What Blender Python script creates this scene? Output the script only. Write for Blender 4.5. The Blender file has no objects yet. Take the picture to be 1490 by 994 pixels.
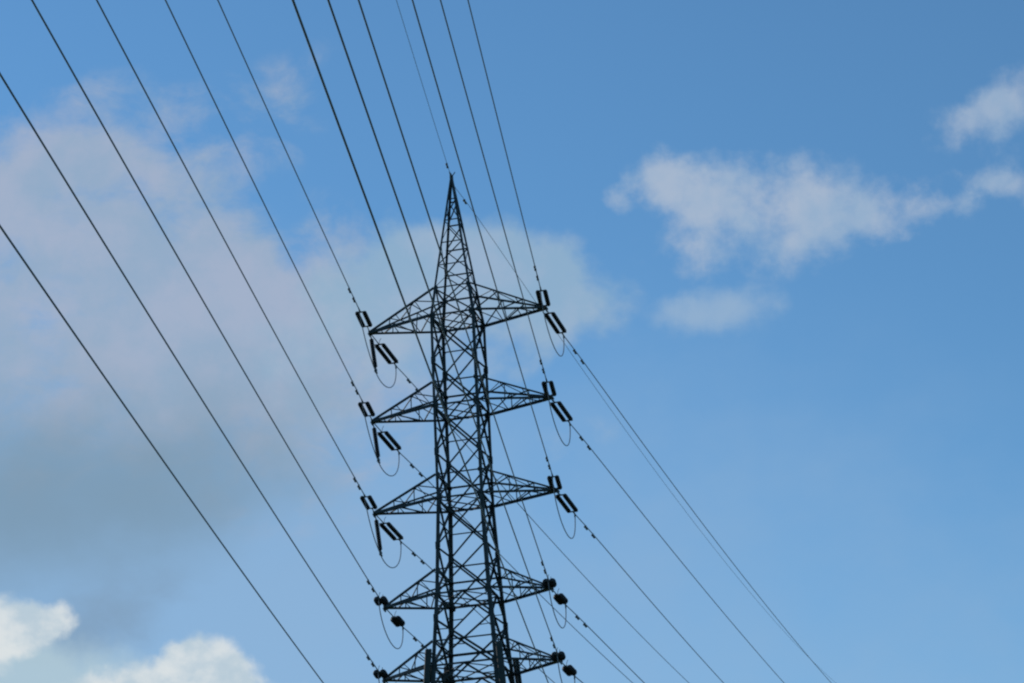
import bpy, math, random
from mathutils import Vector, Matrix

random.seed(7)
sc = bpy.context.scene
col = sc.collection
R = math.radians

# ------------------------------------------------------------------ camera
cam_d = bpy.data.cameras.new('camera')
cam = bpy.data.objects.new('camera', cam_d)
col.objects.link(cam)
sc.camera = cam
CAM = Vector((22.398, -89.258, 1.6))
roll, pitch, yaw = R(-3.0458), R(22.7108), R(12.7115)
fwd = Vector((-math.cos(pitch)*math.sin(yaw), math.cos(pitch)*math.cos(yaw), math.sin(pitch)))
rt0 = Vector((math.cos(yaw), math.sin(yaw), 0.0))
up0 = rt0.cross(fwd)
rt = math.cos(roll)*rt0 + math.sin(roll)*up0
up = -math.sin(roll)*rt0 + math.cos(roll)*up0
cam.matrix_world = Matrix(((rt.x, up.x, -fwd.x, CAM.x), (rt.y, up.y, -fwd.y, CAM.y), (rt.z, up.z, -fwd.z, CAM.z), (0, 0, 0, 1)))
cam_d.sensor_width = 36.0
cam_d.lens = 36.0*3500.56/1490.0
cam_d.clip_start = 0.1
cam_d.clip_end = 20000.0

# ------------------------------------------------------------------ exposure and film
sc.view_settings.view_transform = 'Standard'
sc.view_settings.look = 'None'
sc.view_settings.exposure = 0.0
sc.view_settings.gamma = 1.0
sc.view_settings.use_curve_mapping = False
sc.render.engine = 'CYCLES'
sc.cycles.pixel_filter_type = 'BLACKMAN_HARRIS'
sc.cycles.filter_width = 2.2

# ------------------------------------------------------------------ sun
SUN_EL, SUN_AZ = R(30.0), R(-62.0)      # azimuth from +Y, clockwise positive: left of the view
sun_d = bpy.data.lights.new('sun', 'SUN')
sun_d.energy = 2.0
sun_d.angle = R(0.5)
sun_d.color = (1.0, 0.93, 0.84)
sun = bpy.data.objects.new('sun', sun_d)
col.objects.link(sun)
sd = Vector((math.cos(SUN_EL)*math.sin(SUN_AZ), math.cos(SUN_EL)*math.cos(SUN_AZ), math.sin(SUN_EL)))
sun.rotation_euler = sd.to_track_quat('Z', 'Y').to_euler()
sun.location = (-60, 20, 90)

# ------------------------------------------------------------------ sky with clouds
SKY_STRENGTH = 0.115
world = bpy.data.worlds.new('World')
sc.world = world
world.use_nodes = True
nt = world.node_tree
nt.nodes.clear()
N, LK = nt.nodes, nt.links

def nd(tp, **kw):
    n = N.new(tp)
    for k, v in kw.items():
        setattr(n, k, v)
    return n

def mth(op, a, b=None, c=None, clamp=False):
    n = nd('ShaderNodeMath', operation=op, use_clamp=clamp)
    for i, v in enumerate((a, b, c)):
        if v is None:
            continue
        if isinstance(v, (int, float)):
            n.inputs[i].default_value = v
        else:
            LK.new(v, n.inputs[i])
    return n.outputs[0]

sky = nd('ShaderNodeTexSky', sky_type='NISHITA')
sky.sun_disc = False
sky.sun_elevation = SUN_EL
sky.sun_rotation = SUN_AZ
sky.altitude = 0.0
sky.air_density = 1.0
sky.dust_density = 0.0
sky.ozone_density = 6.0

tc = nd('ShaderNodeTexCoord')
sep = nd('ShaderNodeSeparateXYZ')
LK.new(tc.outputs['Generated'], sep.inputs[0])
az = mth('MULTIPLY', mth('ARCTAN2', sep.outputs[0], sep.outputs[1]), 57.29578)   # degrees from +Y, to the right
el = mth('MULTIPLY', mth('ARCSINE', sep.outputs[2]), 57.29578)
ae = nd('ShaderNodeCombineXYZ')
LK.new(az, ae.inputs[0]); LK.new(el, ae.inputs[1])

def noise(scale, detail, rough, offset=(0, 0, 0), stretch=(1, 1, 1), src=None, dist=0.0):
    mp = nd('ShaderNodeMapping')
    mp.inputs['Location'].default_value = offset
    mp.inputs['Scale'].default_value = stretch
    LK.new(src or ae.outputs[0], mp.inputs['Vector'])
    n = nd('ShaderNodeTexNoise')
    n.inputs['Scale'].default_value = scale
    n.inputs['Detail'].default_value = detail
    n.inputs['Roughness'].default_value = rough
    n.inputs['Distortion'].default_value = dist
    LK.new(mp.outputs[0], n.inputs['Vector'])
    return n

# drifting the lookup makes the outlines of the banks uneven
wn = noise(0.42, 4.0, 0.6, (3.1, 7.7, 0.0))
wv = nd('ShaderNodeVectorMath', operation='MULTIPLY_ADD')
LK.new(wn.outputs['Color'], wv.inputs[0])
wv.inputs[1].default_value = (1.6, 1.2, 0.0)
wv.inputs[2].default_value = (-0.8, -0.6, 0.0)
wadd = nd('ShaderNodeVectorMath', operation='ADD')
LK.new(ae.outputs[0], wadd.inputs[0]); LK.new(wv.outputs[0], wadd.inputs[1])
warped = wadd.outputs[0]

# a gentler drift for the small clouds
wv2 = nd('ShaderNodeVectorMath', operation='MULTIPLY_ADD')
LK.new(noise(0.9, 5.0, 0.6, (8.1, 2.7, 0.0)).outputs['Color'], wv2.inputs[0])
wv2.inputs[1].default_value = (0.9, 0.7, 0.0)
wv2.inputs[2].default_value = (-0.45, -0.35, 0.0)
wadd2 = nd('ShaderNodeVectorMath', operation='ADD')
LK.new(ae.outputs[0], wadd2.inputs[0]); LK.new(wv2.outputs[0], wadd2.inputs[1])
gentle = wadd2.outputs[0]

def blob(a, e, ra, re, rot=0.0, w=1.0, src=None):
    mp = nd('ShaderNodeMapping', vector_type='TEXTURE')
    mp.inputs['Location'].default_value = (a, e, 0)
    mp.inputs['Rotation'].default_value = (0, 0, R(rot))
    mp.inputs['Scale'].default_value = (ra, re, 1)
    LK.new(src or warped, mp.inputs['Vector'])
    ln = nd('ShaderNodeVectorMath', operation='LENGTH')
    LK.new(mp.outputs[0], ln.inputs[0])
    mr = nd('ShaderNodeMapRange', interpolation_type='SMOOTHSTEP')
    mr.inputs['From Min'].default_value = 1.0
    mr.inputs['From Max'].default_value = 0.0
    mr.inputs['To Min'].default_value = 0.0
    mr.inputs['To Max'].default_value = w
    LK.new(ln.outputs['Value'], mr.inputs['Value'])
    return mr.outputs[0]

def union(items, src=None):
    r = None
    for it in items:
        b = blob(*it, src=src)
        r = b if r is None else mth('ADD', r, b)
    return r

def sstep(v, lo, hi, top=1.0):
    mr = nd('ShaderNodeMapRange', interpolation_type='SMOOTHSTEP')
    mr.inputs['From Min'].default_value = lo
    mr.inputs['From Max'].default_value = hi
    mr.inputs['To Max'].default_value = top
    LK.new(v, mr.inputs['Value'])
    return mr.outputs[0]

def P(x, y):
    """azimuth and elevation (degrees) in which a cloud was seen from the camera's spot"""
    v = fwd*3500.56 + rt*(x-745) + up*(497-y)
    v.normalize()
    return math.degrees(math.atan2(v.x, v.y)), math.degrees(math.asin(v.z))

def bl(x, y, rx, ry, rot=0.0, w=1.0):
    a, e = P(x, y)
    k = 57.29578/3500.56
    return (a, e, rx*k/math.cos(R(e)), ry*k, rot+2.8, w)

def layer(base, items, noise_out, amp, lo, hi, opacity, colour, src=None):
    shape = union(items, src)
    ragged = mth('MULTIPLY', mth('SUBTRACT', noise_out, 0.5), sstep(shape, 0.0, 0.3, amp))
    dens = mth('ADD', shape, ragged)
    al = sstep(dens, lo, hi, opacity)
    mx = nd('ShaderNodeMix', data_type='RGBA')
    LK.new(al, mx.inputs['Factor'])
    LK.new(base, mx.inputs['A'])
    if isinstance(colour, tuple):
        mx.inputs['B'].default_value = (*colour, 1)
    else:
        LK.new(colour, mx.inputs['B'])
    return mx.outputs['Result'], dens

def lin(r, g, b):
    f = lambda c: ((c/255+0.055)/1.055)**2.4 if c > 10 else c/255/12.92
    return tuple(f(c)/SKY_STRENGTH for c in (r, g, b))

def ramp2(v, lo, hi, c0, c1):
    f = sstep(v, lo, hi)
    mx = nd('ShaderNodeMix', data_type='RGBA')
    LK.new(f, mx.inputs['Factor'])
    mx.inputs['A'].default_value = (*c0, 1); mx.inputs['B'].default_value = (*c1, 1)
    return mx.outputs['Result']

tint = nd('ShaderNodeMix', data_type='RGBA', blend_type='MULTIPLY')
tint.inputs['Factor'].default_value = 1.0
LK.new(sky.outputs[0], tint.inputs['A'])
tint.inputs['B'].default_value = (0.90, 1.14, 1.08, 1)
c = tint.outputs['Result']

nz_soft = noise(0.30, 8.0, 0.56, (11.0, 3.0, 0), (1.0, 1.35, 1)).outputs['Fac']
nz_mid = noise(0.62, 9.0, 0.56, (5.0, 21.0, 0), (1.0, 1.15, 1)).outputs['Fac']
nz_fine = noise(0.95, 10.0, 0.58, (2.0, 9.0, 0), (1.0, 1.15, 1)).outputs['Fac']
nz_wisp = noise(0.55, 9.0, 0.62, (17.0, 1.0, 0), (0.9, 1.5, 1), dist=0.35).outputs['Fac']
nz_tone = noise(0.5, 7.0, 0.6, (31.0, 13.0, 0)).outputs['Fac']

# thin haze low in the sky and across the left half
c, _ = layer(c, [bl(120, 760, 820, 620, 0, 1.0), bl(750, 1230, 1900, 820, 0, .95), bl(930, 640, 760, 420, 0, .3)], nz_soft, 0.6, 0.0, 1.2, 0.74, lin(146, 178, 210))
# veil across the left half, wispy along its upper edge
veil_col = ramp2(nz_tone, 0.32, 0.68, lin(150, 173, 198), lin(167, 179, 201))
veil_items = [bl(10, 290, 420, 190, 0, 1.0), bl(170, 250, 220, 90, 12, .6), bl(340, 430, 330, 250, 0, 1.0), bl(60, 520, 520, 300, 0, 1.1),
              bl(450, 560, 400, 300, 0, .95), bl(330, 150, 280, 85, 18, .42), bl(165, 125, 150, 60, 10, .3), bl(100, 200, 280, 90, 8, .35), bl(360, 225, 170, 60, 12, .32), bl(400, 180, 200, 90, 0, .15),
              bl(265, 195, 110, 42, 5, -.45), bl(140, 275, 90, 42, 0, -.5), bl(425, 335, 70, 110, 10, -.5)]
c, _ = layer(c, veil_items, nz_wisp, 2.4, 0.12, 1.3, 0.9, veil_col)
# greyer, shaded belly of the same bank lower down
belly_items = [bl(20, 740, 520, 230, 0, 1.0), bl(300, 690, 420, 220, 12, .6), bl(60, 600, 560, 240, 0, .4)]
c, _ = layer(c, belly_items, nz_soft, 1.0, 0.0, 1.6, 0.8, lin(122, 150, 172))
# bank behind the pylon
mid_col = ramp2(nz_tone, 0.35, 0.65, lin(146, 177, 203), lin(161, 182, 205))
mid_items = [bl(560, 410, 200, 150, 0, .8), bl(645, 375, 160, 120, 0, .9), bl(730, 410, 150, 120, 0, .85), bl(800, 415, 140, 130, 0, .95),
             bl(520, 520, 280, 190, 0, .7), bl(860, 455, 120, 80, 0, .6), bl(740, 500, 170, 90, 0, .45), bl(830, 640, 130, 70, 0, .42)]
c, _ = layer(c, mid_items, nz_mid, 1.9, 0.2, 1.1, 0.86, mid_col)
# ragged cloud on the right with its scraps
r_col = ramp2(nz_tone, 0.3, 0.66, lin(155, 180, 206), lin(177, 190, 208))
right_items = [bl(965, 262, 80, 75, 0, 1.05), bl(1025, 268, 100, 85, 0, .8), bl(1100, 300, 150, 110, 0, .85), bl(1195, 300, 140, 110, 0, .9), bl(1290, 305, 120, 65, 0, .75), bl(1390, 300, 130, 42, 4, .6),
               bl(1000, 345, 120, 85, 0, .55), bl(1190, 345, 140, 60, 0, .35), bl(1080, 385, 230, 80, 0, .27), bl(1010, 335, 40, 25, 0, -.4), bl(1130, 335, 60, 25, 0, -.35)]
c, _ = layer(c, right_items, nz_fine, 2.2, 0.14, 1.4, 0.82, r_col, gentle)
scrap_items = [bl(905, 290, 44, 33, 0, .85), bl(1460, 138, 130, 52, 14, .85), bl(1415, 180, 130, 60, 0, .55), bl(1478, 180, 90, 60, 0, .48), bl(1478, 274, 110, 46, -18, .85), bl(1435, 252, 100, 50, 0, .42),
               bl(1340, 265, 70, 30, 10, .4)]
c, _ = layer(c, scrap_items, nz_fine, 2.2, 0.14, 1.4, 0.74, r_col, gentle)
low_items = [bl(1055, 454, 150, 62, 0, 1.15), bl(970, 448, 110, 40, 8, .45)]
c, _ = layer(c, low_items, nz_fine, 1.2, 0.2, 1.25, 0.66, lin(160, 184, 208), gentle)
# greyer scud between the cumulus heads, then the cumulus low on the left
c, _ = layer(c, [bl(150, 890, 230, 90, 10, 1.0), bl(110, 950, 180, 60, 0, .5)], nz_wisp, 1.2, 0.1, 1.3, 0.75, lin(127, 155, 182))
cum_n = noise(1.25, 10.0, 0.5, (1.0, 4.0, 0)).outputs['Fac']
ccol = ramp2(nz_mid, 0.36, 0.6, lin(186, 204, 216), lin(220, 226, 228))
c, _ = layer(c, [bl(60, 1000, 280, 105, 0, 1.2), bl(-10, 950, 130, 70, 0, .6)], cum_n, 0.9, 0.05, 1.1, 0.85, lin(176, 200, 212), gentle)
cum_items = [bl(-5, 925, 105, 85, 0, 1.0), bl(72, 900, 58, 48, 0, .95), bl(30, 918, 90, 55, 0, .6), bl(-25, 895, 60, 60, 0, .5),
             bl(258, 962, 50, 42, 0, .8), bl(305, 972, 86, 74, 0, 1.1), bl(240, 1006, 190, 75, 0, .9), bl(170, 1005, 120, 50, 0, .5), bl(230, 1090, 500, 130, 0, 1.2)]
c, _ = layer(c, cum_items, cum_n, 1.7, 0.18, 1.0, 0.95, ccol, gentle)

bg = nd('ShaderNodeBackground')
bg.inputs['Strength'].default_value = SKY_STRENGTH
LK.new(c, bg.inputs['Color'])
wo = nd('ShaderNodeOutputWorld')
LK.new(bg.outputs[0], wo.inputs['Surface'])

# ------------------------------------------------------------------ materials
def material(name, base, rough=0.6, metal=0.0, var=0.35, scale=6.0, spec=0.3, bump=0.0):
    m = bpy.data.materials.new(name)
    m.use_nodes = True
    t = m.node_tree
    b = t.nodes['Principled BSDF']
    b.inputs['Roughness'].default_value = rough
    b.inputs['Metallic'].default_value = metal
    b.inputs['Specular IOR Level'].default_value = spec
    co = t.nodes.new('ShaderNodeTexCoord')
    n = t.nodes.new('ShaderNodeTexNoise')
    n.inputs['Scale'].default_value = scale
    n.inputs['Detail'].default_value = 6
    t.links.new(co.outputs['Object'], n.inputs['Vector'])
    cr = t.nodes.new('ShaderNodeValToRGB')
    cr.color_ramp.elements[0].position = 0.3
    cr.color_ramp.elements[1].position = 0.72
    cr.color_ramp.elements[0].color = (*[x*(1-var) for x in base], 1)
    cr.color_ramp.elements[1].color = (*[x*(1+var) for x in base], 1)
    t.links.new(n.outputs['Fac'], cr.inputs['Fac'])
    t.links.new(cr.outputs['Color'], b.inputs['Base Color'])
    if bump:
        bm_ = t.nodes.new('ShaderNodeBump')
        bm_.inputs['Strength'].default_value = bump
        t.links.new(n.outputs['Fac'], bm_.inputs['Height'])
        t.links.new(bm_.outputs[0], b.inputs['Normal'])
    return m

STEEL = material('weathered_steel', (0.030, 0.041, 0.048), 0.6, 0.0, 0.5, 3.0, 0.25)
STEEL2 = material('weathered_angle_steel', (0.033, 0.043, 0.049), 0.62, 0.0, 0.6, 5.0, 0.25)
SHED = material('insulator_sheds', (0.018, 0.020, 0.028), 0.55, 0.0, 0.3, 8.0, 0.2)
FITTING = material('steel_fittings', (0.07, 0.075, 0.08), 0.5, 0.0, 0.4, 9.0, 0.3)
WIRE = material('aged_aluminium_strand', (0.17, 0.18, 0.22), 0.6, 0.0, 0.3, 30.0, 0.25)
WIRE2 = material('galvanised_strand', (0.20, 0.21, 0.22), 0.6, 0.0, 0.3, 30.0, 0.3)
RADOME = material('dark_panel_housing', (0.022, 0.032, 0.034), 0.55, 0.0, 0.3, 4.0, 0.3)
CONC = material('footing_concrete', (0.32, 0.31, 0.29), 0.9, 0.0, 0.25, 5.0, 0.2, 0.2)
GROUND = material('grassy_ground', (0.060, 0.085, 0.032), 0.95, 0.0, 0.55, 0.35, 0.1, 0.4)

# ------------------------------------------------------------------ mesh helpers
class MB:
    def __init__(self):
        self.v, self.f, self.smooth = [], [], []

    def add(self, vs, fs, smooth=False):
        o = len(self.v)
        self.v += [tuple(p) for p in vs]
        for q in fs:
            self.f.append(tuple(i+o for i in q)); self.smooth.append(smooth)

    def prism(self, p, q, prof, side, nrm):
        """sweep a closed 2-D profile from p to q; side and nrm span the section"""
        n = len(prof)
        vs = [e + side*a + nrm*b for e in (p, q) for a, b in prof]
        fs = [(i, (i+1) % n, n+(i+1) % n, n+i) for i in range(n)]
        fs += [tuple(range(n-1, -1, -1)), tuple(range(n, 2*n))]
        self.add(vs, fs)

    @staticmethod
    def frame(p, q, ref):
        d = (q-p).normalized()
        s = ref - d*ref.dot(d)
        if s.length < 1e-4:
            s = Vector((1, 0, 0)) - d*d.x
            if s.length < 1e-4:
                s = Vector((0, 1, 0))
        s.normalize()
        return d, s, d.cross(s)

    def angle(self, p, q, a, ref=(0, 0, 1), flip=False):
        """steel equal angle, leg size a"""
        p, q = Vector(p), Vector(q)
        d, s, n = self.frame(p, q, Vector(ref))
        if flip:
            n = -n
        t = max(0.008, a*0.11)
        o = -a*0.3
        prof = [(o, o), (o+a, o), (o+a, o+t), (o+t, o+t), (o+t, o+a), (o, o+a)]
        if flip:
            prof = prof[::-1]
        self.prism(p, q, prof, s, n)

    def box(self, p, q, w, h, ref=(0, 0, 1)):
        p, q = Vector(p), Vector(q)
        d, s, n = self.frame(p, q, Vector(ref))
        self.prism(p, q, [(-w/2, -h/2), (w/2, -h/2), (w/2, h/2), (-w/2, h/2)], s, n)

    def tube(self, pts, r, k=8, cap=True):
        pts = [Vector(p) for p in pts]
        rs = r if isinstance(r, (list, tuple)) else [r]*len(pts)
        vs, fs = [], []
        ref = Vector((0, 0, 1))
        for i, p in enumerate(pts):
            a, b = pts[max(0, i-1)], pts[min(len(pts)-1, i+1)]
            d = (b-a).normalized()
            s = ref - d*ref.dot(d)
            if s.length < 1e-3:
                s = Vector((1, 0, 0)) - d*d.x
            s.normalize()
            ref = s
            n = d.cross(s)
            for j in range(k):
                t = 2*math.pi*j/k
                vs.append(p + s*(rs[i]*math.cos(t)) + n*(rs[i]*math.sin(t)))
        m = len(pts)
        for i in range(m-1):
            for j in range(k):
                fs.append((i*k+j, i*k+(j+1) % k, (i+1)*k+(j+1) % k, (i+1)*k+j))
        self.add(vs, fs, True)
        if cap:
            self.add([vs[j] for j in range(k)][::-1], [tuple(range(k))])
            self.add([vs[(m-1)*k+j] for j in range(k)], [tuple(range(k))])

    def lathe(self, p, q, prof, k=12):
        """prof: list of (distance along p->q, radius)"""
        p, q = Vector(p), Vector(q)
        d = (q-p).normalized()
        self.tube_raw([(p+d*a, r) for a, r in prof], d, k)

    def tube_raw(self, pr, d, k):
        s = Vector((0, 0, 1)) - d*d.z
        if s.length < 1e-3:
            s = Vector((1, 0, 0))
        s.normalize(); n = d.cross(s)
        vs, fs = [], []
        for p, r in pr:
            for j in range(k):
                t = 2*math.pi*j/k
                vs.append(p + s*(r*math.cos(t)) + n*(r*math.sin(t)))
        for i in range(len(pr)-1):
            for j in range(k):
                fs.append((i*k+j, i*k+(j+1) % k, (i+1)*k+(j+1) % k, (i+1)*k+j))
        fs.append(tuple(range(k-1, -1, -1)))
        fs.append(tuple((len(pr)-1)*k+j for j in range(k)))
        self.add(vs, fs, True)

    def plate(self, c, u, v, su, sv, t):
        c, u, v = Vector(c), Vector(u).normalized(), Vector(v)
        v = (v - u*v.dot(u)).normalized()
        n = u.cross(v)
        ch = 0.25
        pr = [(-su, -sv*(1-ch)), (-su*(1-ch), -sv), (su*(1-ch), -sv), (su, -sv*(1-ch)), (su, sv*(1-ch)), (su*(1-ch), sv), (-su*(1-ch), sv), (-su, sv*(1-ch))]
        self.prism(c - n*t/2, c + n*t/2, pr, u, v)

    def build(self, name, mat, parent=None, origin=None):
        me = bpy.data.meshes.new(name)
        o0 = Vector(origin) if origin is not None else Vector((0, 0, 0))
        me.from_pydata([tuple(Vector(p)-o0) for p in self.v], [], self.f)
        me.polygons.foreach_set('use_smooth', self.smooth)
        me.materials.append(mat)
        me.update()
        o = bpy.data.objects.new(name, me)
        col.objects.link(o)
        if parent is not None:
            o.parent = parent
        elif origin is not None:
            o.location = o0
        return o

def tag(o, label=None, cat=None, group=None, kind=None):
    if label: o['label'] = label
    if cat: o['category'] = cat
    if group: o['group'] = group
    if kind: o['kind'] = kind
    return o

def empty(name, loc):
    o = bpy.data.objects.new(name, None)
    o.empty_display_size = 0.3
    o.location = loc
    col.objects.link(o)
    return o

# ------------------------------------------------------------------ ground: one sheet to the horizon
g = MB()
rings = [0, 15, 40, 90, 180, 400, 900, 2000, 5000]
K = 48
vs = [(0, 0, 0)]
for r in rings[1:]:
    for j in range(K):
        t = 2*math.pi*j/K
        h = 0.0 if r < 100 else random.uniform(-.4, .4)*min(r/200, 3)
        vs.append((r*math.cos(t), r*math.sin(t), h))
fs = [(0, 1+j, 1+(j+1) % K) for j in range(K)]
for i in range(len(rings)-2):
    for j in range(K):
        a, b = 1+i*K, 1+(i+1)*K
        fs.append((a+j, b+j, b+(j+1) % K, a+(j+1) % K))
g.add(vs, fs, True)
tag(g.build('ground', GROUND), kind='structure')

# ------------------------------------------------------------------ the pylon
Z = [41.1686, 37.1858, 33.1867, 29.1769, 26.2231, 23.33]
HT = [1.2925, 1.0084, 1.0084, 1.0084, 1.0084, 1.0084]
WID = [0.9416, 0.9551, 0.9574, 1.124, 1.3266, 1.525]
W1T = 0.7706
LEN_L = [3.7996, 3.7952, 3.8169, 3.4988, 3.6137, 4.02]
LEN_R = [3.7587, 3.7857, 3.7866, 3.319, 3.5045, 3.66]
PEAK = Z[0]+HT[0]+5.4136
WBASE = 3.1

def wz(z):
    ks = [(PEAK, 0.045), (Z[0]+HT[0], W1T)] + list(zip(Z, WID)) + [(0.0, WBASE)]
    for (za, wa), (zb, wb) in zip(ks, ks[1:]):
        if zb <= z <= za:
            return wa + (wb-wa)*(za-z)/(za-zb)
    return ks[0][1] if z > PEAK else WBASE

def corner(sx, sy, z):
    w = wz(z)
    return Vector((sx*w, sy*w, z))

tower = empty('transmission_tower', (0, 0, 0))
tag(tower, 'tall dark steel lattice pylon with pointed peak and stacked tapering crossarms', 'pylon')

CORNERS = [(-1, -1), (1, -1), (1, 1), (-1, 1)]
for sx, sy in CORNERS:
    m = MB()
    zs = [0.25] + [Z[5]*k/4 for k in (1, 2, 3)] + Z[::-1] + [Z[0]+HT[0]]
    for za, zb in zip(zs, zs[1:]):
        a = 0.19 if za < Z[4] else 0.15 if za < Z[2]-0.1 else 0.115
        # flanges of each leg angle lie in the two faces it joins
        p, q = corner(sx, sy, za), corner(sx, sy, zb)
        t = a*0.12
        s, n = Vector((-sx, 0, 0)), Vector((0, -sy, 0))
        pr = [(0, 0), (a, 0), (a, t), (t, t), (t, a), (0, a)]
        if sx*sy < 0:
            pr = pr[::-1]
        m.prism(p, q, pr, s, n)
                                               # bolted splice plates up the leg
    for z in (Z[0]-2, Z[1]-2, Z[2]-2, Z[3]-1.0, Z[4]-1.0, 17.5, 11.6, 5.8):
        p = corner(sx, sy, z)
        m.box(p + Vector((-sx*.06, sy*.012, -.15)), p + Vector((-sx*.06, sy*.012, .15)), .12, .02, (1, 0, 0))
        m.box(p + Vector((sx*.012, -sy*.06, -.15)), p + Vector((sx*.012, -sy*.06, .15)), .12, .02, (0, 1, 0))
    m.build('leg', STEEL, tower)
    m = MB()
    p = Vector((sx*WBASE, sy*WBASE, 0))
    for zlo, zhi, hw in ((-.3, .12, .75), (.12, .5, .4)):
        m.box(p+Vector((0, 0, zlo)), p+Vector((0, 0, zhi)), hw*2, hw*2, (1, 0, 0))
    m.build('footing', CONC, tower)

# face bracing: K frames and crosses between the arm levels
def brace(m, p, q, a, ref, inset=0.02):
    p, q = Vector(p), Vector(q)
    m.angle(p, q, a, ref)

for (c0, c1) in ((0, 1), (1, 2), (2, 3), (3, 0)):
    A, B = CORNERS[c0], CORNERS[c1]
    out = Vector((A[0]+B[0], A[1]+B[1], 0)).normalized()
    ins = -out*0.035
    ins2 = -out*0.085
    m = MB()
    far = (c0 in (1, 2, 3))
    cn = lambda s, z: corner(s[0], s[1], z)
    # horizontals at the arms
    for i, z in enumerate(Z):
        m.angle(cn(A, z)+ins, cn(B, z)+ins, 0.08, (0, 0, 1))
        m.angle(cn(A, z+HT[i])+ins, cn(B, z+HT[i])+ins, 0.06, (0, 0, 1))
    # neck between the chords of the topmost arm
    za, zb = Z[0]+HT[0], Z[0]
    brace(m, cn(A, za)+ins, cn(B, zb)+ins, .055, out); brace(m, cn(B, za)+ins2, cn(A, zb)+ins2, .055, out)
    for i in range(3):                         # two crossed panels per bay
        zt, zb = Z[i], Z[i+1]
        zm = (zt+zb)/2
        for za, zc in ((zt, zm), (zm, zb)):
            brace(m, cn(A, za)+ins, cn(B, zc)+ins, .075, out)
            brace(m, cn(B, za)+ins2, cn(A, zc)+ins2, .075, out)
            zx = (za+zc)/2
            if far:
                m.angle(cn(A, zx)+ins2*1.5, cn(B, zx)+ins2*1.5, .04, (0, 0, 1))
    for i in (3, 4):                           # K under the arm, cross below it
        zt, zk = Z[i], Z[i]-1.0
        zb = Z[i+1]
        mid = (cn(A, zt)+cn(B, zt))/2 + ins
        brace(m, mid, cn(A, zk)+ins, .075, out); brace(m, mid, cn(B, zk)+ins, .075, out)
        brace(m, cn(A, zk)+ins, cn(B, zb)+ins, .085, out)
        brace(m, cn(B, zk)+ins2, cn(A, zb)+ins2, .085, out)
        w0, w1 = wz(zk), wz(zb)
        zx = zk - (zk-zb)*w0/(w0+w1)
        m.angle(cn(A, zx)+ins2*1.5, cn(B, zx)+ins2*1.5, .045, (0, 0, 1))
        for s, t in ((A, B), (B, A)):          # light redundants
            q1 = cn(s, zk)+(cn(t, zb)-cn(s, zk))*.25
            m.angle(cn(s, (zk+zx)/2)+ins, q1+ins, .035, out)
            q2 = mid+(cn(s, zk)-mid)*.5
            m.angle(cn(s, zt-.5)+ins, q2+ins, .035, out)
    zz = [Z[5], 17.5, 11.6, 5.8, 0.3]          # big crosses down to the footings
    for za, zb in zip(zz, zz[1:]):
        brace(m, cn(A, za)+ins, cn(B, zb)+ins, .1, out); brace(m, cn(B, za)+ins2, cn(A, zb)+ins2, .1, out)
        m.angle(cn(A, zb)+ins, cn(B, zb)+ins, .08, (0, 0, 1))
                                               # gussets where the arms and diagonals meet the legs
    for i, z in enumerate(Z):
        for s, t in ((A, B), (B, A)):
            d = (cn(t, z)-cn(s, z)).normalized()
            m.plate(cn(s, z)+d*.11+ins*.3+Vector((0, 0, -.02)), d, (0, 0, 1), .12, .13, .014)
            m.plate(cn(s, z+HT[i])+d*.08+ins*.3, d, (0, 0, 1), .085, .085, .012)
            if i < 5:
                zm = (Z[i]+Z[i+1])/2 if i < 3 else Z[i]-1.0
                m.plate(cn(s, zm)+d*.09+ins*.3, d, (0, 0, 1), .09, .11, .012)
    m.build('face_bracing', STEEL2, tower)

for i, z in enumerate(Z):                      # plan bracing inside the body at each arm
    m = MB()
    w = wz(z)
    dz = Vector((0, 0, -.06))
    m.angle(corner(-1, -1, z)+dz, corner(1, 1, z)+dz, .055)
    m.angle(corner(-1, 1, z)+dz*2, corner(1, -1, z)+dz*2, .055)
    mids = [Vector((0, -w, z)), Vector((w, 0, z)), Vector((0, w, z)), Vector((-w, 0, z))]
    for a, b in zip(mids, mids[1:]+mids[:1]):
        m.angle(a+dz*.5, b+dz*.5, .045)
    m.build('plan_bracing', STEEL2, tower)

# peak
m = MB()
zb = Z[0]+HT[0]
for sx, sy in CORNERS:
    p, q = corner(sx, sy, zb), corner(sx, sy, PEAK)
    a, t = .085, .011
    pr = [(0, 0), (a, 0), (a, t), (t, t), (t, a), (0, a)]
    if sx*sy < 0:
        pr = pr[::-1]
    m.prism(p, p+(q-p)*.985, pr, Vector((-sx, 0, 0)), Vector((0, -sy, 0)))
pk = m.build('earth_peak', STEEL, tower)
m = MB()
fr = [0.0, 0.2, 0.4, 0.6, 0.79]
zl = [zb+(PEAK-zb)*f for f in fr]
for (c0, c1) in ((0, 1), (1, 2), (2, 3), (3, 0)):
    A, B = CORNERS[c0], CORNERS[c1]
    out = Vector((A[0]+B[0], A[1]+B[1], 0)).normalized()
    ins, ins2 = -out*.02, -out*.055
    for k, z in enumerate(zl):
        if k and c0 in (0, 2):
            m.angle(corner(*A, z)+ins, corner(*B, z)+ins, .05)
        if k < len(zl)-1:
            z2 = zl[k+1]
            if c0 == 2:                        # crosses on the far face, single diagonals elsewhere
                m.angle(corner(*A, z)+ins, corner(*B, z2)+ins, .045, out)
                m.angle(corner(*B, z)+ins2, corner(*A, z2)+ins2, .045, out)
            elif c0 == 0:
                p, q = (A, B) if k % 2 else (B, A)
                m.angle(corner(*p, z)+ins, corner(*q, z2)+ins, .038, out)
            else:
                p, q = (A, B) if k % 2 else (B, A)
                m.angle(corner(*p, z)+ins, corner(*q, z2)+ins, .03, out)
m.build('lacing', STEEL2, pk)
m = MB()
m.box((0, 0, PEAK-.32), (0, 0, PEAK+.04), .13, .13, (1, 0, 0))
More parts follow.
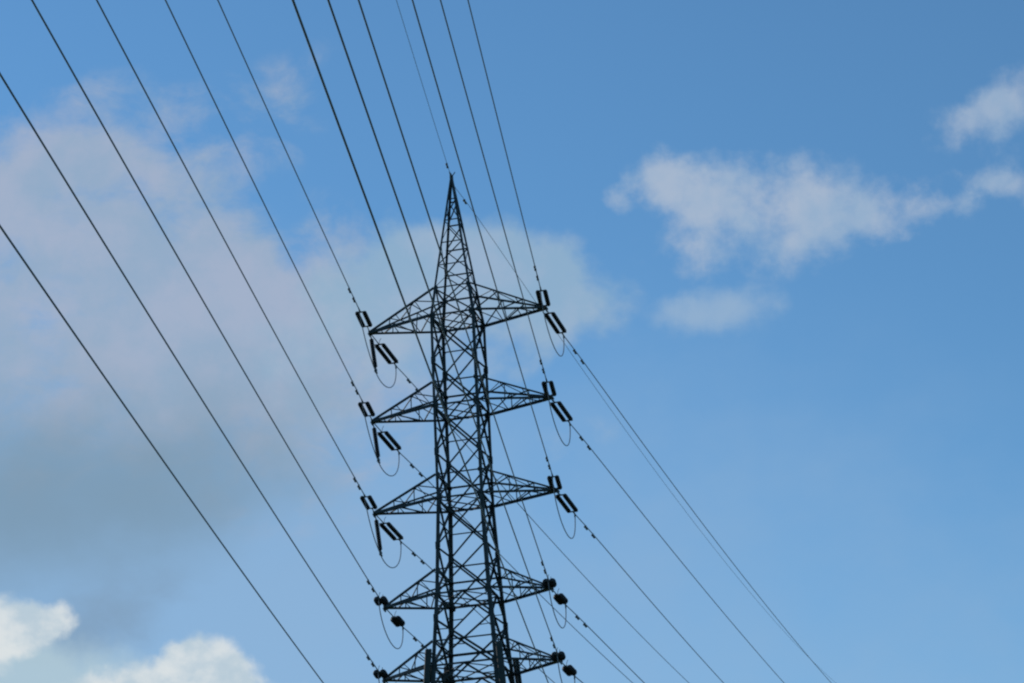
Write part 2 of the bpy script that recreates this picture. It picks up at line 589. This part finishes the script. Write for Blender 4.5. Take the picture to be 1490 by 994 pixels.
m.plate((0, 0, PEAK+.02), (0, 1, 0), (0, 0, 1), .17, .1, .03)
m.box((.04, 0, PEAK+.02), (.16, .02, PEAK+.2), .03, .03, (1, 0, 0))
m.build('peak_cap', FITTING, pk)

# crossarms
def cross_arm(i, s):
    z, ht = Z[i], HT[i]
    L = (LEN_L if s < 0 else LEN_R)[i]
    w, wt = wz(z), wz(z+ht)
    tip = Vector((s*L, 0, z))
    m = MB()
    low, upc = {}, {}
    for sy in (-1, 1):
        a = Vector((s*w, sy*w, z)); b = Vector((s*wt, sy*wt, z+ht))
        e = tip + Vector((0, sy*.05, 0)); e2 = tip + Vector((0, sy*.04, .05))
        m.angle(a, e, .10 if i < 5 else .1, (0, 0, 1), sy > 0)
        m.angle(b, e2, .075, (0, 0, 1), sy > 0)
        low[sy], upc[sy] = (a, e), (b, e2)
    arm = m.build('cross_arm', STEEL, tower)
    m = MB()
    pt = lambda seg, t: seg[0]+(seg[1]-seg[0])*t
    for sy in (-1, 1):
        o = Vector((0, -sy*.03, 0))
        st = (0.36, 0.69)
        prev = 0.0
        for t in st:
            m.angle(pt(low[sy], t)+o, pt(upc[sy], t)+o, .042, (1, 0, 0))
            # diagonals in each side truss
            m.angle(pt(low[sy], prev)+o, pt(upc[sy], t)+o, .042, (0, sy, 0))
            prev = t
    for t in (.30, .60, .82):                  # ties across the two lower chords, and the upper pair
        m.angle(pt(low[-1], t), pt(low[1], t), .042)
        if t < .7:
            m.angle(pt(upc[-1], t), pt(upc[1], t), .036)
    k = [0.0, .30, .60, .82]
    sg = 1
    for t0, t1 in zip(k, k[1:]):
        m.angle(pt(low[-sg], t0), pt(low[sg], t1), .042)
        m.angle(pt(upc[sg], t0), pt(upc[-sg], min(t1, .6)), .036) if t1 <= .61 else None
        sg = -sg
    m.build('lacing', STEEL2, arm)
    m = MB()
    m.plate(tip + Vector((s*.03, 0, -.02)), (0, 1, 0), (0, 0, 1), .16, .12, .03)
    m.plate(tip + Vector((-s*.12, 0, -.03)), (1, 0, 0), (0, 1, 0), .22, .11, .02)
    m.build('tip_plate', FITTING, arm)
    return tip

TIP = {}
for i in range(6):
    for s in (-1, 1):
        TIP[i, s] = cross_arm(i, s)

# ------------------------------------------------------------------ dark panels clamped outside the legs
PANEL_LABELS = {(-1, -1): 'dark upright panel box on the leftmost pylon leg at bottom of frame',
                (1, -1): 'dark upright panel box, tallest in frame, on the near right pylon leg',
                (1, 1): 'dark upright panel box on the rightmost pylon leg at bottom of frame',
                (-1, 1): 'dark upright panel box, lowest of four, on the far left pylon leg'}
def panel(sx, sy):
    ztop = Z[4]+.66
    h = 2.0
    base = corner(sx, sy, ztop-h) + Vector((sx*.13, 0, 0))
    e = empty('panel_antenna', base)
    tag(e, PANEL_LABELS[sx, sy], 'antenna', 'upright panels on the pylon legs')
    dr = corner(sx, sy, ztop) - corner(sx, sy, ztop-h)
    m = MB()
    w, d, r = .25, .12, .03
    prof = [(-w/2, -d/2+r), (-w/2+r, -d/2), (w/2-r, -d/2), (w/2, -d/2+r), (w/2, d/2-.01), (w/2-.01, d/2), (-w/2+.01, d/2), (-w/2, d/2-.01)]
    off = Vector((0, sy*.10, 0))
    m.prism(off, dr+off, prof if sy < 0 else [(a, -b) for a, b in prof][::-1], Vector((1, 0, 0)), Vector((0, 1, 0)))
    m.build('radome', RADOME, e)
    m = MB()
    pp = Vector((0, 0, 0))
    m.tube([pp+dr*(-.03), pp+dr*1.0], .03, 8)
    m.build('mounting_pipe', FITTING, e)
    for t in (.15, .85):
        m = MB()
        c0 = pp+dr*t
        m.box(c0+Vector((-sx*.16, 0, 0)), c0+Vector((sx*.05, 0, 0)), .07, .07)
        m.box(c0, c0+Vector((0, sy*.06, 0)), .09, .07)
        m.build('bracket', FITTING, e)
for sx, sy in CORNERS:
    panel(sx, sy)

# ------------------------------------------------------------------ cables, insulators, jumpers
# (dx, a, b): x = dx*s, z = a*s + b*s*s along the line, s metres from the arm tip
NEAR = {(0, -1): (.14684, -.07414, .00033), (1, -1): (.15137, -.07681, .00036), (2, -1): (.15376, -.07345, .00031),
        (3, -1): (.15978, -.07422, .00032), (4, -1): (.16533, -.07333, .00031), (5, -1): (.17326, -.0715, .00027),
        (0, 1): (.14236, -.07007, .00025), (1, 1): (.14047, -.07296, .0003), (2, 1): (.14377, -.07256, .0003),
        (3, 1): (.15013, -.06694, .00012), (4, 1): (.15039, -.06774, .00018), (5, 1): (.15205, -.069, .00023)}
AWAY = {(0, 1): (.02957, .01293, .00038), (1, 1): (.03147, .00985, .00035), (2, 1): (.02175, .01314, .00038),
        (3, 1): (.02562, .01015, .00035), (4, 1): (.0256, .0102, .00035), (5, 1): (.0256, .0102, .00035),
        (0, -1): (.0078, .01287, .00038), (1, -1): (.00894, .01367, .00039), (2, -1): (.00262, .01273, .00038),
        (3, -1): (-.0241, .01, .00035), (4, -1): (-.012, .0105, .00035), (5, -1): (-.012, .0105, .00035)}
NEAR_PEAK, AWAY_PEAK = (.14488, -.07, .00025), (.00966, .01938, .00044)

def along(T, q, sg, s):
    return T + Vector((q[0]*s, sg*s, q[1]*s + q[2]*s*s))

LEVEL = ['topmost', 'second-highest', 'third-highest', 'fourth-highest', 'second-lowest', 'lowest']
SIDE = {-1: 'left', 1: 'right'}

def damper(wire, c, d):
    """vibration damper: clamp on the cable, messenger strand and two weights below it"""
    m = MB()
    o = wire.location
    c = c - o
    dn = Vector((0, 0, -.085))
    m.box(c+Vector((0, 0, .035)), c+dn, .05, .045, d)
    a, b = c+dn-d*.15, c+dn+d*.15
    m.tube([a, c+dn+Vector((0, 0, -.004)), b], .01, 6)
    for e, sg in ((a, -1), (b, 1)):
        m.lathe(e-d*sg*.1, e+d*sg*.07, [(0, .022), (.01, .042), (.14, .05), (.17, .03)], 10)
    m.build('vibration_damper', FITTING, wire)

def cable(name, T, q, sg, s0, s1, r, mat, label, cat, group, dampers):
    n = 90
    ss = [s0 + (s1-s0)*(k/n)**1.3 for k in range(n+1)]
    pts = [along(T, q, sg, s) for s in ss]
    m = MB()
    m.tube(pts, r, 7)
    w = m.build(name, mat, None, origin=pts[0])
    tag(w, label, cat, group)
    for s in dampers:
        c0 = along(T, q, sg, s)
        damper(w, c0, (along(T, q, sg, s+.1)-c0).normalized())
    return w, pts

def tension_set(i, s, sg, link):
    """link rod, yoke, two parallel strings, second yoke and the dead-end clamp"""
    T = TIP[i, s]
    q = (NEAR if sg < 0 else AWAY)[i, s]
    upper = i < 3
    d = (along(T, q, sg, 3)-T).normalized()
    if sg > 0:                                 # the far strings hang a little below the cable's line
        d = (d + Vector((0, 0, -.03))).normalized()
    e = empty('tension_insulator', T)
    kind = 'twin long dark insulator strings' if upper else 'twin short fat insulator strings'
    how = 'reaching up to the oncoming cable' if sg < 0 else 'slanting down to the receding cable'
    tag(e, '%s at %s %s crossarm tip, %s' % (kind, LEVEL[i], SIDE[s], how), 'insulator', 'insulator strings at the crossarm tips')
    u = d.cross(Vector((0, 0, 1))).normalized()
    if u.x < 0:
        u = -u
    sep = .15 if upper else (.125 if sg < 0 else .085)
    Ls = (1.62 if sg < 0 else 1.92) if upper else (.6 if sg < 0 else .8)
    y0 = link
    o = Vector((0, 0, 0))
    m = MB()
    m.tube([d*.05, d*(y0+.02)], .022, 8)
    m.lathe(d*.02, d*.3, [(0, .02), (.03, .05), (.12, .05), (.15, .025)], 8)
    m.build('link_rod', FITTING, e)
    for t in (y0, y0+Ls+.2):
        m = MB()
        m.box(d*t-u*(sep+.05), d*t+u*(sep+.05), .1 if upper else .12, .025, d)
        m.build('yoke_plate', FITTING, e)
    for k in (-1, 1):
        c0 = d*(y0+.08)+u*(sep*k)
        c1 = d*(y0+.12+Ls)+u*(sep*k)
        m = MB()
        if upper:
            pr = [(-.07, .025), (0, .03), (.02, .055)]
            n = 22
            st = Ls/n
            for j in range(n):
                x = .02+j*st
                pr += [(x, .066), (x+st*.35, .092), (x+st*.6, .092), (x+st*.8, .066)]
            pr += [(Ls+.03, .03), (Ls+.1, .025)]
        else:
            pr = [(-.07, .03), (0, .035)]
            n = 5
            st = Ls/n
            for j in range(n):
                x = j*st
                pr += [(x+.005, .06), (x+st*.22, .07), (x+st*.4, .13), (x+st*.62, .142), (x+st*.8, .12), (x+st*.97, .06)]
            pr += [(Ls+.03, .03), (Ls+.1, .025)]
        m.lathe(c0, c1, pr, 14)
        m.build('insulator_string', SHED, e)
    end = y0+Ls+.2
    m = MB()
    m.tube([d*end, d*(end+.16)], [.03, .03], 8)
    m.tube([d*(end+.12), d*(end+.5)], [.032, .026], 8)
    m.box(d*(end+.3), d*(end+.3)+Vector((0, 0, -.14)), .05, .05, d)
    m.build('dead_end_clamp', FITTING, e)
    if not upper or (sg > 0 and s < 0):        # arcing horns
        m = MB()
        c0 = d*y0+Vector((0, 0, .02))
        m.tube([c0, c0+Vector((.02, 0, .16)), c0+Vector((.05, 0, .3))+d*.12], .012, 6)
        if not upper:
            c1 = d*(end)+Vector((0, 0, .02))
            m.tube([c1-u*.05, c1+Vector((0, 0, .24))-d*.05, c1+Vector((0, 0, .28))-d*.25], .011, 6)
        m.build('arcing_horn', FITTING, e)
    return T + d*(end+.3), T + d*(end+.45)

def bez(a, b, c, d, n=28):
    out = []
    for k in range(n+1):
        t = k/n
        out.append(a*(1-t)**3 + b*(3*t*(1-t)**2) + c*(3*t*t*(1-t)) + d*t**3)
    return out

LINK = {(-1, -1): .92, (-1, 1): 1.25, (1, -1): .32, (1, 1): .55}      # (side, direction) for the long strings
LINK_LOW = {(-1, -1): .95, (-1, 1): 1.4, (1, -1): .5, (1, 1): 1.0}
DN = Vector((0, 0, -1))
for i in range(6):
    for s in (-1, 1):
        T = TIP[i, s]
        lk = LINK if i < 3 else LINK_LOW
        ends = {}
        for sg in (-1, 1):
            clamp, wstart = tension_set(i, s, sg, lk[s, sg])
            ends[sg] = clamp
            q = (NEAR if sg < 0 else AWAY)[i, s]
            s0 = (wstart-T).length
            if sg < 0:
                if i < 5:
                    lab = 'dark overhead cable climbing from %s %s crossarm tip to the %s' % (LEVEL[i], SIDE[s], 'left edge of frame' if (i, s) == (4, -1) else 'top edge')
                else:
                    lab = 'lowest leftmost cable, crossing from left edge to bottom edge clear of the pylon' if s < 0 else \
                          'leftmost of the cables running from top edge down to the right crossarms'
                dm = (s0+1.25, s0+2.35) if i < 3 else (s0+1.45, s0+2.75)
                s1 = 290.0
            else:
                lab = 'thin cable descending to lower right from %s %s crossarm tip, beyond the pylon' % (LEVEL[i], SIDE[s])
                dm = (s0+1.8, s0+3.15)
                s1 = 190.0
            # the cable starts at its clamp and settles onto the line's own curve
            dq = wstart - along(T, q, sg, s0)
            n = 100
            ss = [s0+(s1-s0)*(k/n)**1.6 for k in range(n+1)]
            f = lambda x: along(T, q, sg, x) + dq*math.exp(-(x-s0)/2.5)
            pts = [f(x) for x in ss]
            m = MB()
            m.tube(pts, .0205, 7)
            w = m.build('conductor', WIRE, None, origin=pts[0])
            tag(w, lab, 'cable', 'line cables strung from the crossarms')
            for x in dm:
                damper(w, f(x), (f(x+.1)-f(x)).normalized())
        a, b = ends[-1]+DN*.1, ends[1]+DN*.1
        if i < 3 and s < 0:
            hang = T + Vector((.03, 0, -.2))
            foot = T + Vector((.17, .05, -1.62))
            e = empty('jumper_insulator', T)
            tag(e, 'single slim insulator hanging beneath %s left crossarm tip, steadying the jumper loop' % LEVEL[i], 'insulator', 'hanging insulators on the left crossarm tips')
            m = MB()
            dd = foot-hang
            n = 20
            st = (dd.length-.16)/n
            pr = [(0, .025), (.06, .04)]
            for j in range(n):
                x = .08+j*st
                pr += [(x, .066), (x+st*.35, .092), (x+st*.65, .092), (x+st*.85, .066)]
            pr += [(dd.length-.05, .04), (dd.length, .035)]
            m.lathe(hang-T, foot-T, pr, 14)
            m.build('insulator_string', SHED, e)
            m = MB()
            m.tube([Vector((.0, 0, -.05)), hang-T+Vector((0, 0, -.02))], .02, 8)
            m.build('hanger', FITTING, e)
            m = MB()
            fl = foot-T
            m.plate(fl+Vector((.01, 0, -.03)), (0, 1, 0), (0, 0, 1), .13, .05, .05)
            m.tube([fl+Vector((.0, -.1, -.12)), fl+Vector((.01, .12, -.14))], .045, 8)
            m.build('clamp', FITTING, e)
            f = foot+DN*.13
            pts = bez(a, a+DN*.9+Vector((0, .6, 0)), f+Vector((-.02, -.9, .45)), f, 24)[:-1]
            pts += bez(f, f+Vector((0.05, .8, -.55)), b+DN*1.3+Vector((0, .1, 0)), b, 24)
        else:
            h = 2.0 if i < 3 else 1.65
            pts = bez(a, a+DN*h*.95+Vector((0, .2, 0)), b+DN*h*1.05+Vector((0, -.05, 0)), b, 36)
        m = MB()
        m.tube(pts, .0205, 7)
        j = m.build('jumper_cable', WIRE, None, origin=pts[0])
        tag(j, 'slack jumper cable looping beneath %s %s crossarm tip between its insulators' % (LEVEL[i], SIDE[s]), 'cable', 'jumper loops under the crossarm tips')

# earth wires from the peak
TP = Vector((0, 0, PEAK-.02))
for sg, q, s1, lab, zoff, dm in ((-1, NEAR_PEAK, 290.0, 'thin pale earth wire climbing from the pylon peak to the top edge', 0, (1.3,)),
                                 (1, AWAY_PEAK, 190.0, 'faint thin earth wire sloping from the pylon peak to lower right', -.3, (2.0,))):
    T = TP + Vector((0, sg*.12, zoff))
    n = 100
    ss = [(s1)*(k/n)**1.6 for k in range(n+1)]
    f = lambda x: along(T, q, sg, x) - Vector((0, sg*.0, zoff*(1-math.exp(-x/3))))
    pts = [f(x) for x in ss]
    m = MB()
    m.tube(pts, .011, 6)
    w = m.build('earth_wire', WIRE2, None, origin=pts[0])
    tag(w, lab, 'cable', 'earth wires at the peak')
    m = MB()
    d = (f(.5)-f(0)).normalized()
    m.tube([Vector((0, 0, 0)), d*.45], [.035, .022], 8)
    m.build('dead_end_clamp', FITTING, w)
    for x in dm:
        damper(w, f(x), (f(x+.1)-f(x)).normalized())
